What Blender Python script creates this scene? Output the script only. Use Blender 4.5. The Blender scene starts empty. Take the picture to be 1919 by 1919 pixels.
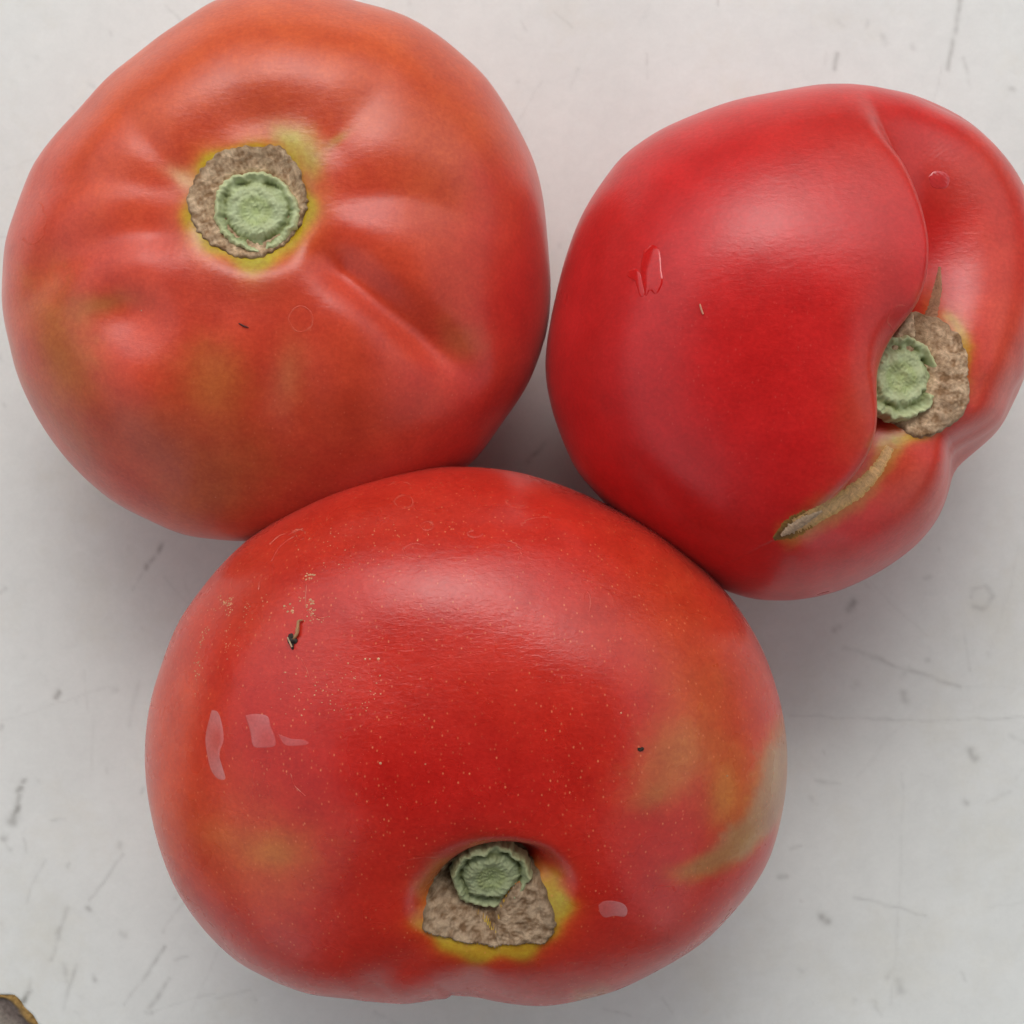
import bpy, math, random
import numpy as np
from mathutils import Vector
from mathutils.bvhtree import BVHTree

random.seed(7)
R = math.radians
scene = bpy.context.scene
COL = scene.collection

# ------------------------------------------------------------------ camera
CAM_H = 0.34            # metres above the tabletop
HALF = 0.28689          # tangent of half the field of view
cam_d = bpy.data.cameras.new("camera")
cam = bpy.data.objects.new("camera", cam_d)
COL.objects.link(cam)
cam.location = (0, 0, CAM_H)
cam_d.sensor_width = 36
cam_d.lens = 18.0 / HALF
cam_d.clip_start = 0.01
cam_d.clip_end = 100
cam_d.dof.use_dof = True
cam_d.dof.focus_distance = 0.272
cam_d.dof.aperture_fstop = 75
scene.camera = cam

# ------------------------------------------------------------------ sky, sun, exposure
SUN_EL, SUN_AZ = 54.0, -4.0          # degrees; azimuth clockwise from +Y (top of the picture)
world = bpy.data.worlds.new("World")
scene.world = world
world.use_nodes = True
wn, wl = world.node_tree.nodes, world.node_tree.links
wn.clear()
wo = wn.new('ShaderNodeOutputWorld')
bg = wn.new('ShaderNodeBackground')
sky = wn.new('ShaderNodeTexSky')
sky.sky_type = 'NISHITA'
sky.sun_disc = False
sky.sun_elevation = R(SUN_EL)
sky.sun_rotation = R(SUN_AZ)
sky.air_density = 1.0
sky.dust_density = 2.5
sky.ozone_density = 1.0
hs = wn.new('ShaderNodeHueSaturation')     # thin cloud: the blue washed out of the sky
hs.inputs['Saturation'].default_value = 0.17
wl.new(sky.outputs['Color'], hs.inputs['Color'])
wl.new(hs.outputs['Color'], bg.inputs['Color'])
bg.inputs['Strength'].default_value = 0.15
wl.new(bg.outputs['Background'], wo.inputs['Surface'])

sd = bpy.data.lights.new("sun", 'SUN')
sd.energy = 0.5
sd.angle = R(45)
sd.color = (1.0, 0.97, 0.93)
sun = bpy.data.objects.new("sun", sd)
COL.objects.link(sun)
d = Vector((math.sin(R(SUN_AZ)) * math.cos(R(SUN_EL)), math.cos(R(SUN_AZ)) * math.cos(R(SUN_EL)), math.sin(R(SUN_EL))))
sun.rotation_euler = d.to_track_quat('Z', 'Y').to_euler()
sun.location = d * 3

scene.view_settings.view_transform = 'Standard'
scene.view_settings.look = 'None'
scene.view_settings.gamma = 1
scene.view_settings.use_curve_mapping = False
scene.view_settings.exposure = 0.66

# ------------------------------------------------------------------ helpers
def lin(r, g, b):
    f = lambda c: (c / 255) / 12.92 if c / 255 <= 0.04045 else ((c / 255 + 0.055) / 1.055) ** 2.4
    return np.array([f(r), f(g), f(b)])

def to_px(P):
    """photo coordinates (0..1919) of points P (n,3) in metres"""
    k = 1919 / (2 * HALF * (CAM_H - P[:, 2]))
    return np.stack([959.5 + P[:, 0] * k, 959.5 - P[:, 1] * k], 1)

def at(px, py, z):
    k = 2 * HALF * (CAM_H - z) / 1919
    return np.array([(px - 959.5) * k, (959.5 - py) * k, z])

def sstep(a, b, x):
    t = np.clip((x - a) / (b - a), 0, 1)
    return t * t * (3 - 2 * t)

class Waves:
    """cheap smooth noise: a sum of randomly turned sine waves"""
    def __init__(s, scale, seed, n=14, dim=3):
        r = np.random.RandomState(seed)
        v = r.normal(size=(n, dim)); v /= np.linalg.norm(v, axis=1)[:, None]
        s.k = v * scale * r.uniform(0.5, 1.6, (n, 1)); s.p = r.uniform(0, 6.28, n); s.n = n
    def __call__(s, P):
        return np.sin(P @ s.k.T * 6.283 + s.p).sum(1) / math.sqrt(s.n)

def poly_dist(Q, pts):
    """distance to a polyline, parameter 0..1 along it, signed side (positive = right of travel as seen on the photo)"""
    pts = np.array(pts, float)
    seg = np.linalg.norm(pts[1:] - pts[:-1], axis=1); tot = seg.sum(); acc = 0
    best = np.full(len(Q), 1e9); t_ = np.zeros(len(Q)); sg = np.ones(len(Q))
    for i in range(len(seg)):
        a, b = pts[i], pts[i + 1]; ab = b - a
        u = np.clip(((Q - a) @ ab) / (ab @ ab), 0, 1)
        dv = Q - (a + u[:, None] * ab); dd = np.hypot(dv[:, 0], dv[:, 1])
        m = dd < best
        best[m] = dd[m]; t_[m] = (acc + u[m] * seg[i]) / tot
        cr = ab[0] * dv[:, 1] - ab[1] * dv[:, 0]
        sg[m] = np.where(cr[m] > 0, 1, -1)
        acc += seg[i]
    return best, t_, sg

def smooth_poly(pts, n=8):
    pts = [np.array(p, float) for p in pts]
    P = [2 * pts[0] - pts[1]] + pts + [2 * pts[-1] - pts[-2]]
    out = []
    for i in range(1, len(P) - 2):
        for k in range(n):
            t = k / n
            out.append(0.5 * ((2 * P[i]) + (-P[i-1] + P[i+1]) * t + (2*P[i-1] - 5*P[i] + 4*P[i+1] - P[i+2]) * t*t
                              + (-P[i-1] + 3*P[i] - 3*P[i+1] + P[i+2]) * t**3))
    out.append(P[-2])
    return np.array(out)

def mesh_np(name, V, F, mat, parent=None, colour=None, extra=None):
    me = bpy.data.meshes.new(name)
    F = np.asarray(F, np.int32); k = F.shape[1]
    me.vertices.add(len(V)); me.vertices.foreach_set("co", np.asarray(V, np.float32).ravel())
    me.loops.add(F.size); me.loops.foreach_set("vertex_index", F.ravel())
    me.polygons.add(len(F)); me.polygons.foreach_set("loop_start", np.arange(0, F.size, k, dtype=np.int32))
    me.update(calc_edges=True); me.validate()
    me.polygons.foreach_set("use_smooth", np.ones(len(me.polygons), bool))
    if colour is not None:
        a = me.color_attributes.new("pigment", 'FLOAT_COLOR', 'POINT')
        c = np.ones((len(V), 4), np.float32); c[:, :3] = colour
        a.data.foreach_set("color", c.ravel())
    for n_, v_ in (extra or {}).items():
        a = me.attributes.new(n_, 'FLOAT', 'POINT'); a.data.foreach_set("value", np.asarray(v_, np.float32))
    me.materials.append(mat)
    o = bpy.data.objects.new(name, me); COL.objects.link(o)
    if parent is not None: o.parent = parent
    return o

def grid_faces(n, m, wrap=False):
    i, j = np.meshgrid(np.arange(n - 1), np.arange(m if wrap else m - 1), indexing='ij')
    i, j = i.ravel(), j.ravel(); j2 = (j + 1) % m
    return np.stack([i * m + j, (i + 1) * m + j, (i + 1) * m + j2, i * m + j2], 1)

def thing(name, label, cat, loc, group=None):
    o = bpy.data.objects.new(name, None); COL.objects.link(o)
    o.empty_display_size = 0.01
    o.location = loc; o['label'] = label; o['category'] = cat
    if group: o['group'] = group
    return o

# ------------------------------------------------------------------ materials
def new_mat(name):
    m = bpy.data.materials.new(name); m.use_nodes = True
    n, l = m.node_tree.nodes, m.node_tree.links
    return m, n, l, n['Principled BSDF']

def math_node(n, l, op, a, b=None, c=None, clamp=False):
    q = n.new('ShaderNodeMath'); q.operation = op; q.use_clamp = clamp
    for i, v in enumerate((a, b, c)):
        if v is None: continue
        if hasattr(v, 'links'): l.new(v, q.inputs[i])
        else: q.inputs[i].default_value = v
    return q.outputs[0]

def noise(n, l, vec, scale, detail=2, rough=0.5, dist=0):
    q = n.new('ShaderNodeTexNoise'); l.new(vec, q.inputs['Vector'])
    q.inputs['Scale'].default_value = scale; q.inputs['Detail'].default_value = detail
    q.inputs['Roughness'].default_value = rough; q.inputs['Distortion'].default_value = dist
    return q.outputs['Fac']

def mixc(n, l, fac, a, b, mode='MIX'):
    q = n.new('ShaderNodeMix'); q.data_type = 'RGBA'; q.blend_type = mode
    for s, v in ((q.inputs[0], fac), (q.inputs[6], a), (q.inputs[7], b)):
        if hasattr(v, 'links'): l.new(v, s)
        elif isinstance(v, (int, float)): s.default_value = v
        else: s.default_value = (*v, 1)
    return q.outputs[2]

def skin_material(name, rough, speck, speck_col, seedoff, bump=0.25, sheen=0.07):
    m, n, l, bs = new_mat(name)
    tc = n.new('ShaderNodeTexCoord')
    mp = n.new('ShaderNodeMapping'); mp.inputs['Location'].default_value = (seedoff, 0, 0)
    l.new(tc.outputs['Object'], mp.inputs['Vector']); v = mp.outputs['Vector']
    at_ = n.new('ShaderNodeAttribute'); at_.attribute_name = 'pigment'
    sp = n.new('ShaderNodeAttribute'); sp.attribute_name = 'specks'
    col = at_.outputs['Color']
    # mottled flesh under the skin
    n1 = noise(n, l, v, 160, 4, 0.6); n2 = noise(n, l, v, 1500, 2, 0.6)
    k = math_node(n, l, 'ADD', math_node(n, l, 'MULTIPLY_ADD', n1, 0.50, 0.75), math_node(n, l, 'MULTIPLY_ADD', n2, 0.36, -0.18))
    g = n.new('ShaderNodeCombineColor')
    l.new(k, g.inputs[0]); l.new(math_node(n, l, 'POWER', k, 2.2), g.inputs[1]); l.new(math_node(n, l, 'POWER', k, 2.2), g.inputs[2])
    col = mixc(n, l, 1.0, col, g.outputs[0], 'MULTIPLY')
    # fine light specks of two sizes
    def specks(scale, lo, hi, keep, stretch=(1, 1, 1)):
        mm = n.new('ShaderNodeMapping'); mm.inputs['Scale'].default_value = stretch
        mm.inputs['Rotation'].default_value = (0, 0, 0.4); l.new(v, mm.inputs['Vector'])
        vo = n.new('ShaderNodeTexVoronoi'); vo.inputs['Scale'].default_value = scale; l.new(mm.outputs[0], vo.inputs['Vector'])
        mr = n.new('ShaderNodeMapRange'); mr.inputs[1].default_value = lo; mr.inputs[2].default_value = hi
        mr.inputs[3].default_value = 1; mr.inputs[4].default_value = 0; l.new(vo.outputs['Distance'], mr.inputs[0])
        sc = n.new('ShaderNodeSeparateColor'); l.new(vo.outputs['Color'], sc.inputs[0])
        gt = math_node(n, l, 'GREATER_THAN', sc.outputs[0], keep)
        return math_node(n, l, 'MULTIPLY', math_node(n, l, 'MULTIPLY', mr.outputs[0], gt), sc.outputs[1])
    s1 = specks(1300, 0.04, 0.24, 0.3, (1, 0.7, 1)); s2 = specks(520, 0.03, 0.10, 0.72)
    s = math_node(n, l, 'MULTIPLY', math_node(n, l, 'ADD', s1, math_node(n, l, 'MULTIPLY', s2, 0.0), clamp=True), math_node(n, l, 'MULTIPLY', sp.outputs['Fac'], speck), clamp=True)
    col = mixc(n, l, s, col, speck_col)
    l.new(col, bs.inputs['Base Color'])
    r = math_node(n, l, 'MULTIPLY_ADD', noise(n, l, v, 90, 3, 0.6), 0.16, rough - 0.08)
    l.new(r, bs.inputs['Roughness'])
    bs.inputs['IOR'].default_value = 1.48
    bs.inputs['Sheen Weight'].default_value = sheen; bs.inputs['Sheen Roughness'].default_value = 0.45
    bs.inputs['Sheen Tint'].default_value = (1.0, 0.86, 0.82, 1)
    bs.inputs['Subsurface Weight'].default_value = 0.12
    bs.inputs['Subsurface Radius'].default_value = (1.0, 0.25, 0.12)
    bs.inputs['Subsurface Scale'].default_value = 0.0035
    mw = n.new('ShaderNodeMapping'); mw.inputs['Scale'].default_value = (0.45, 1, 0.7); l.new(v, mw.inputs['Vector'])
    h = math_node(n, l, 'ADD', math_node(n, l, 'MULTIPLY', noise(n, l, mw.outputs[0], 1500, 3, 0.65, 0.6), 0.6), math_node(n, l, 'MULTIPLY', noise(n, l, v, 300, 3), 0.8))
    bp = n.new('ShaderNodeBump'); bp.inputs['Strength'].default_value = bump; bp.inputs['Distance'].default_value = 0.00015
    l.new(h, bp.inputs['Height']); l.new(bp.outputs['Normal'], bs.inputs['Normal'])
    return m

M_A = skin_material('tomato_skin_orange_red', 0.33, 0.35, lin(226, 128, 96), 3.0, 0.4, 0.22)
M_B = skin_material('tomato_skin_crimson', 0.31, 0.5, lin(222, 96, 88), 7.0, 0.4)
M_C = skin_material('tomato_skin_red_speckled', 0.28, 1.0, lin(230, 130, 88), 11.0, 0.5)

def cork_material(name, rough=0.85, k_=1.0):
    m, n, l, bs = new_mat(name)
    tc = n.new('ShaderNodeTexCoord'); v = tc.outputs['Object']
    at_ = n.new('ShaderNodeAttribute'); at_.attribute_name = 'pigment'
    n1 = noise(n, l, v, 900, 5, 0.7, 1.0)
    k = math_node(n, l, 'MULTIPLY_ADD', n1, 1.5 * k_, 1 - .75 * k_)
    g = n.new('ShaderNodeCombineColor')
    for i in range(3): l.new(k, g.inputs[i])
    l.new(mixc(n, l, 1.0, at_.outputs['Color'], g.outputs[0], 'MULTIPLY'), bs.inputs['Base Color'])
    bs.inputs['Roughness'].default_value = rough; bs.inputs['Specular IOR Level'].default_value = 0.3
    bp = n.new('ShaderNodeBump'); bp.inputs['Strength'].default_value = 0.55 * k_; bp.inputs['Distance'].default_value = 0.0006
    l.new(n1, bp.inputs['Height']); l.new(bp.outputs['Normal'], bs.inputs['Normal'])
    return m
M_CORK = cork_material('corky_brown_tissue')
M_STUMP = cork_material('pale_green_stem_tissue', 0.55, 0.22)

# ------------------------------------------------------------------ tabletop
def table_material():
    m, n, l, bs = new_mat('worn_white_paint')
    tc = n.new('ShaderNodeTexCoord'); v = tc.outputs['Object']
    at_ = n.new('ShaderNodeAttribute'); at_.attribute_name = 'pigment'
    a = noise(n, l, v, 38, 4, 0.6); b = noise(n, l, v, 260, 4, 0.65, 0.4); c = noise(n, l, v, 1200, 2, 0.6)
    k = math_node(n, l, 'ADD', math_node(n, l, 'MULTIPLY_ADD', a, 0.16, 0.92), math_node(n, l, 'MULTIPLY_ADD', b, 0.13, -0.065))
    k = math_node(n, l, 'ADD', k, math_node(n, l, 'MULTIPLY_ADD', c, 0.06, -0.03))
    g = n.new('ShaderNodeCombineColor')
    for i in range(3): l.new(k, g.inputs[i])
    col = mixc(n, l, 1.0, at_.outputs['Color'], g.outputs[0], 'MULTIPLY')
    warm = n.new('ShaderNodeMapRange'); warm.inputs[1].default_value = 0.52; warm.inputs[2].default_value = 0.7; warm.inputs[4].default_value = 0.5
    l.new(noise(n, l, v, 30, 5, 0.7), warm.inputs[0])
    col = mixc(n, l, warm.outputs[0], col, (0.93, 0.90, 0.83), 'MULTIPLY')
    l.new(col, bs.inputs['Base Color'])
    bs.inputs['Roughness'].default_value = 0.5; bs.inputs['Specular IOR Level'].default_value = 0.35
    bp = n.new('ShaderNodeBump'); bp.inputs['Strength'].default_value = 0.15; bp.inputs['Distance'].default_value = 0.0002
    l.new(b, bp.inputs['Height']); l.new(bp.outputs['Normal'], bs.inputs['Normal'])
    return m

CHIP = [(-70, 1856), (0, 1861), (28, 1862), (42, 1872), (52, 1888), (66, 1900), (80, 1925), (95, 1960)]
def build_table():
    f = np.linspace(-0.105, 0.105, 560)
    o = np.array([0.12, 0.15, 0.2, 0.3, 0.45, 0.7])
    c = np.concatenate([-o[::-1], f, o])
    X, Y = np.meshgrid(c, c, indexing='ij'); n = len(c)
    V = np.stack([X.ravel(), Y.ravel(), np.zeros(n * n)], 1)
    Q = to_px(V)
    w1, w2 = Waves(90, 1), Waves(260, 2)
    j = np.stack([w1(V), w2(V)], 1)
    Qj = Q + j * 2.2
    dark = np.zeros(n * n)
    # (polyline in photo coordinates, width, strength)
    marks = [
        ([(1800, 0), (1795, 45), (1782, 90), (1775, 130)], 5, .30), ([(1806, 110), (1820, 165)], 4, .14),
        ([(1568, 105), (1564, 130)], 5, .28), ([(1548, 100), (1545, 118)], 3, .14), ([(1570, 40), (1582, 52)], 5, .13),
        ([(1655, 68), (1662, 82)], 5, .12), ([(1708, 86), (1710, 92)], 5, .13), ([(1896, 168), (1900, 172)], 5, .28),
        ([(1628, 42), (1626, 48)], 4, .14), ([(1345, 0), (1343, 12)], 3, .2), ([(1085, 130), (1070, 165)], 3, .14), ([(1040, 20), (1070, 50)], 3, .12),
        ([(1212, 100), (1216, 145)], 3, .13), ([(308, 12), (340, 40)], 3, .14), ([(168, 158), (174, 162)], 5, .16), ([(975, 40), (985, 60)], 3, .12),
        ([(302, 1018), (296, 1036)], 5, .42), ([(296, 1036), (274, 1060)], 4, .30), ([(274, 1060), (272, 1064)], 5, .5), ([(272, 1064), (248, 1105)], 3, .10),
        ([(0, 1110), (10, 1104)], 4, .22), ([(110, 1298), (104, 1308)], 5, .36), ([(214, 1292), (218, 1292)], 5, .16), ([(262, 1282), (250, 1320), (243, 1358)], 5, .12),
        ([(36, 1325), (32, 1330)], 4, .15), ([(4, 1362), (2, 1366)], 5, .3),
        ([(48, 1462), (46, 1466)], 5, .35), ([(40, 1478), (36, 1482)], 6, .42), ([(37, 1490), (30, 1512)], 5, .45), ([(34, 1512), (24, 1534)], 6, .5), ([(27, 1532), (24, 1538)], 9, .55),
        ([(8, 1570), (6, 1574)], 7, .3), ([(14, 1588), (18, 1590)], 5, .3), ([(160, 1258), (164, 1330)], 3, .07),
        ([(176, 1350), (170, 1440)], 3, .07), ([(230, 1600), (165, 1690)], 3, .16), ([(163, 1704), (166, 1706)], 5, .32), ([(116, 1740), (108, 1752)], 5, .2),
        ([(226, 1580), (224, 1590)], 5, .2), ([(268, 1480), (266, 1486)], 4, .14), ([(96, 1540), (122, 1536)], 3, .14), ([(45, 1570), (50, 1600)], 3, .12),
        ([(228, 1748), (232, 1752)], 6, .24), ([(308, 1775), (290, 1800), (266, 1838)], 4, .27), ([(266, 1838), (236, 1880)], 3, .14), ([(316, 1835), (280, 1892)], 4, .22),
        ([(276, 1898), (284, 1898)], 4, .26), ([(284, 1898), (400, 1860)], 2.5, .10), ([(130, 1700), (110, 1760), (96, 1800)], 4, .18), ([(140, 1810), (118, 1890)], 4, .18),
        ([(345, 1690), (305, 1745)], 3, .11), ([(120, 1810), (124, 1840)], 5, .15), ([(52, 1862), (44, 1878)], 6, .5), ([(56, 1838), (52, 1852), (60, 1860)], 4, .2),
        ([(175, 1833), (178, 1836)], 5, .22), ([(86, 1610), (60, 1660), (50, 1690)], 3, .12), ([(350, 1790), (325, 1800)], 3, .14),
        ([(1602, 1128), (1592, 1144)], 7, .30), ([(1562, 1180), (1572, 1176)], 6, .24), ([(1582, 1212), (1700, 1255), (1800, 1288)], 4, .17), ([(1800, 1288), (1900, 1290)], 3, .06),
        ([(1690, 1300), (1696, 1314)], 8, .30), ([(1822, 1404), (1828, 1420)], 7, .34), ([(1480, 1340), (1700, 1350), (1919, 1344)], 2.5, .15),
        ([(1735, 1082), (1740, 1080)], 5, .16), ([(1805, 1170), (1820, 1260)], 3, .10), ([(1700, 1250), (1688, 1268)], 5, .15), ([(1735, 1236), (1740, 1236)], 5, .16),
        ([(1540, 1720), (1548, 1726)], 8, .5), ([(1600, 1682), (1680, 1700), (1735, 1716)], 3, .2), ([(1690, 1450), (1688, 1680), (1670, 1880)], 3, .07),
        ([(1460, 1642), (1475, 1640)], 5, .2), ([(1480, 1588), (1500, 1584)], 3, .16), ([(1684, 1840), (1690, 1862)], 9, .2), ([(1638, 1884), (1640, 1880)], 5, .2),
        ([(1668, 1824), (1664, 1830)], 6, .2), ([(1600, 1875), (1598, 1880)], 5, .2), ([(1804, 1826), (1808, 1836)], 4, .16), ([(1890, 1378), (1919, 1392)], 4, .17),
        ([(1806, 1503), (1810, 1506)], 5, .2), ([(1850, 1505), (1890, 1485)], 3, .12), ([(1502, 1816), (1506, 1818)], 5, .2), ([(1634, 1880), (1650, 1900)], 4, .16),
        ([(1848, 1098), (1862, 1112), (1856, 1128), (1840, 1140), (1824, 1138)], 5, .17), ([(1848, 1098), (1824, 1108), (1820, 1120)], 4, .14),
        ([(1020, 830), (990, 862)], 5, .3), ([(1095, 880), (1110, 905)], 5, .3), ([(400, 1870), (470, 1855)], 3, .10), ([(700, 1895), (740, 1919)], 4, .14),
        ([(1130, 1890), (1180, 1905)], 3, .16), ([(1240, 1870), (1260, 1900)], 3, .1), ([(1850, 1700), (1919, 1690)], 3, .07),
    ]
    rr = np.random.RandomState(5)
    for _ in range(170):      # tiny faint nicks all over
        x, y = rr.uniform(-100, 2020, 2); a = rr.normal(1.9, 0.7); L = rr.choice([2, 6, 25], p=[.5, .35, .15]) * rr.uniform(.6, 1.8)
        marks.append(([(x, y), (x + L * math.cos(a), y - L * math.sin(a))], rr.uniform(2.5, 5), rr.uniform(.05, .15)))
    for _ in range(26):       # long faint scratches
        x, y = rr.uniform(-100, 2020, 2); a = rr.normal(1.1, 0.6); L = rr.uniform(80, 320)
        marks.append(([(x, y), (x + L * .5 * math.cos(a) + rr.uniform(-8, 8), y - L * .5 * math.sin(a)), (x + L * math.cos(a), y - L * math.sin(a))], rr.uniform(2.2, 3.5), rr.uniform(.03, .08)))
    breakup = 0.75 + 0.35 * Waves(420, 9)(V)
    for pts, wd, st in marks:
        P = np.array(pts); lo, hi = P.min(0) - 40, P.max(0) + 40
        m = np.where((Q[:, 0] > lo[0]) & (Q[:, 0] < hi[0]) & (Q[:, 1] > lo[1]) & (Q[:, 1] < hi[1]))[0]
        if len(m) == 0: continue
        dd, _, _ = poly_dist(Qj[m], pts)
        dark[m] = np.maximum(dark[m], st * np.exp(-(dd / (wd * 1.05)) ** 2) * np.clip(breakup[m], 0.3, 1.2))
    pale = lin(228, 230, 225) * np.array([1, 1, 1])
    colr = pale[None, :] * (1 - dark[:, None] * np.array([0.95, 0.97, 1.0]))
    V[:, 2] -= 0.00006 * dark
    o_ = smooth_poly(CHIP, 8) - np.array([-90, 1975]); an_ = np.arctan2(-o_[:, 1], o_[:, 0])
    q_ = Q - np.array([-90, 1975]); r_ = np.interp(-np.arctan2(-q_[:, 1], q_[:, 0]), -an_, np.hypot(o_[:, 0], o_[:, 1]))
    V[:, 2] -= 0.0012 * sstep(2, -4, np.hypot(q_[:, 0], q_[:, 1]) - r_ + 6) * (q_[:, 0] > 0) * (q_[:, 1] < 0)
    t = mesh_np('table_top', V, grid_faces(n, n)[:, ::-1], M_TABLE, None, colr)
    t['kind'] = 'structure'
    return t
M_TABLE = table_material()
table = build_table()

# unseen slab added overhead: shades the zenith, leaves bright sky round the sides
def build_sky_blockers():
    m, n, l, bs = new_mat('dull_boards')
    tc = n.new('ShaderNodeTexCoord')
    l.new(mixc(n, l, noise(n, l, tc.outputs['Object'], 6, 4), (0.04, 0.036, 0.03), (0.09, 0.08, 0.066)), bs.inputs['Base Color'])
    bs.inputs['Roughness'].default_value = 0.9
    pts = SKY_BLOCKER
    b_ = bpy.data.meshes.new('house_wall'); x0, x1, y0, y1, z0, z1 = -0.42, 0.5, -1.02, -0.9, -0.8, 1.594  # unseen dark slab, added to darken reflections from the south side
    b_.from_pydata([(x, y, z) for z in (z0, z1) for y in (y0, y1) for x in (x0, x1)], [], [(0, 2, 3, 1), (4, 5, 7, 6), (0, 1, 5, 4), (2, 6, 7, 3), (0, 4, 6, 2), (1, 3, 7, 5)])
    b_.materials.append(m); w_ = bpy.data.objects.new('house_wall', b_); COL.objects.link(w_); w_['kind'] = 'structure'
    # unseen low slabs added on three sides to hide the low sky
    def slab(nm, x0, x1, y0, y1, z0, z1, mt):
        b_ = bpy.data.meshes.new(nm)
        b_.from_pydata([(x, y, z) for z in (z0, z1) for y in (y0, y1) for x in (x0, x1)], [], [(0, 2, 3, 1), (4, 5, 7, 6), (0, 1, 5, 4), (2, 6, 7, 3), (0, 4, 6, 2), (1, 3, 7, 5)])
        b_.materials.append(mt); w_ = bpy.data.objects.new(nm, b_); COL.objects.link(w_); w_['kind'] = 'structure'
    m2, n2, l2, bs2 = new_mat('grey_render'); bs2.inputs['Base Color'].default_value = (0.2, 0.2, 0.19, 1); bs2.inputs['Roughness'].default_value = 0.9
    slab('yard_wall', -3.0, 3.0, 3.0, 3.2, -0.8, 1.35, m2); slab('yard_wall', -3.2, -3.002, -3.0, 3.2, -0.8, 1.15, m2); slab('yard_wall', 3.002, 3.2, -3.0, 3.2, -0.8, 1.15, m2)
    V = [(x, y, 1.6) for x, y in pts] + [(x, y, 1.64) for x, y in pts]
    k = len(pts)
    me = bpy.data.meshes.new('roof')
    me.from_pydata(V, [], [list(range(k))[::-1], list(range(k, 2 * k))] + [[i, (i + 1) % k, (i + 1) % k + k, i + k] for i in range(k)])
    me.materials.append(m)
    o = bpy.data.objects.new('roof', me); COL.objects.link(o); o['kind'] = 'structure'
SKY_BLOCKER = [(-0.45, -1.1), (0.55, -1.1), (0.85, -0.4), (0.95, 0.9), (-0.85, 0.9), (-0.85, -0.3)]
build_sky_blockers()

# ------------------------------------------------------------------ tomatoes
def cube_sphere(n):
    a = np.tan(np.linspace(-math.pi / 4, math.pi / 4, n + 1))
    U, W = np.meshgrid(a, a, indexing='ij'); U, W = U.ravel(), W.ravel(); O = np.ones_like(U)
    faces = [(O, U, W), (-O, W, U), (U, -O, W), (W, O, U), (U, W, O), (W, U, -O)]
    V = np.concatenate([np.stack(f, 1) for f in faces]); F = np.concatenate([grid_faces(n + 1, n + 1) + i * (n + 1) ** 2 for i in range(6)])
    V /= np.linalg.norm(V, axis=1)[:, None]
    key = np.round(V * 1e6).astype(np.int64)
    _, first, inv = np.unique(key, axis=0, return_index=True, return_inverse=True)
    return V[first], inv.ravel()[F]

SPH_V, SPH_F = cube_sphere(205)

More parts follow.
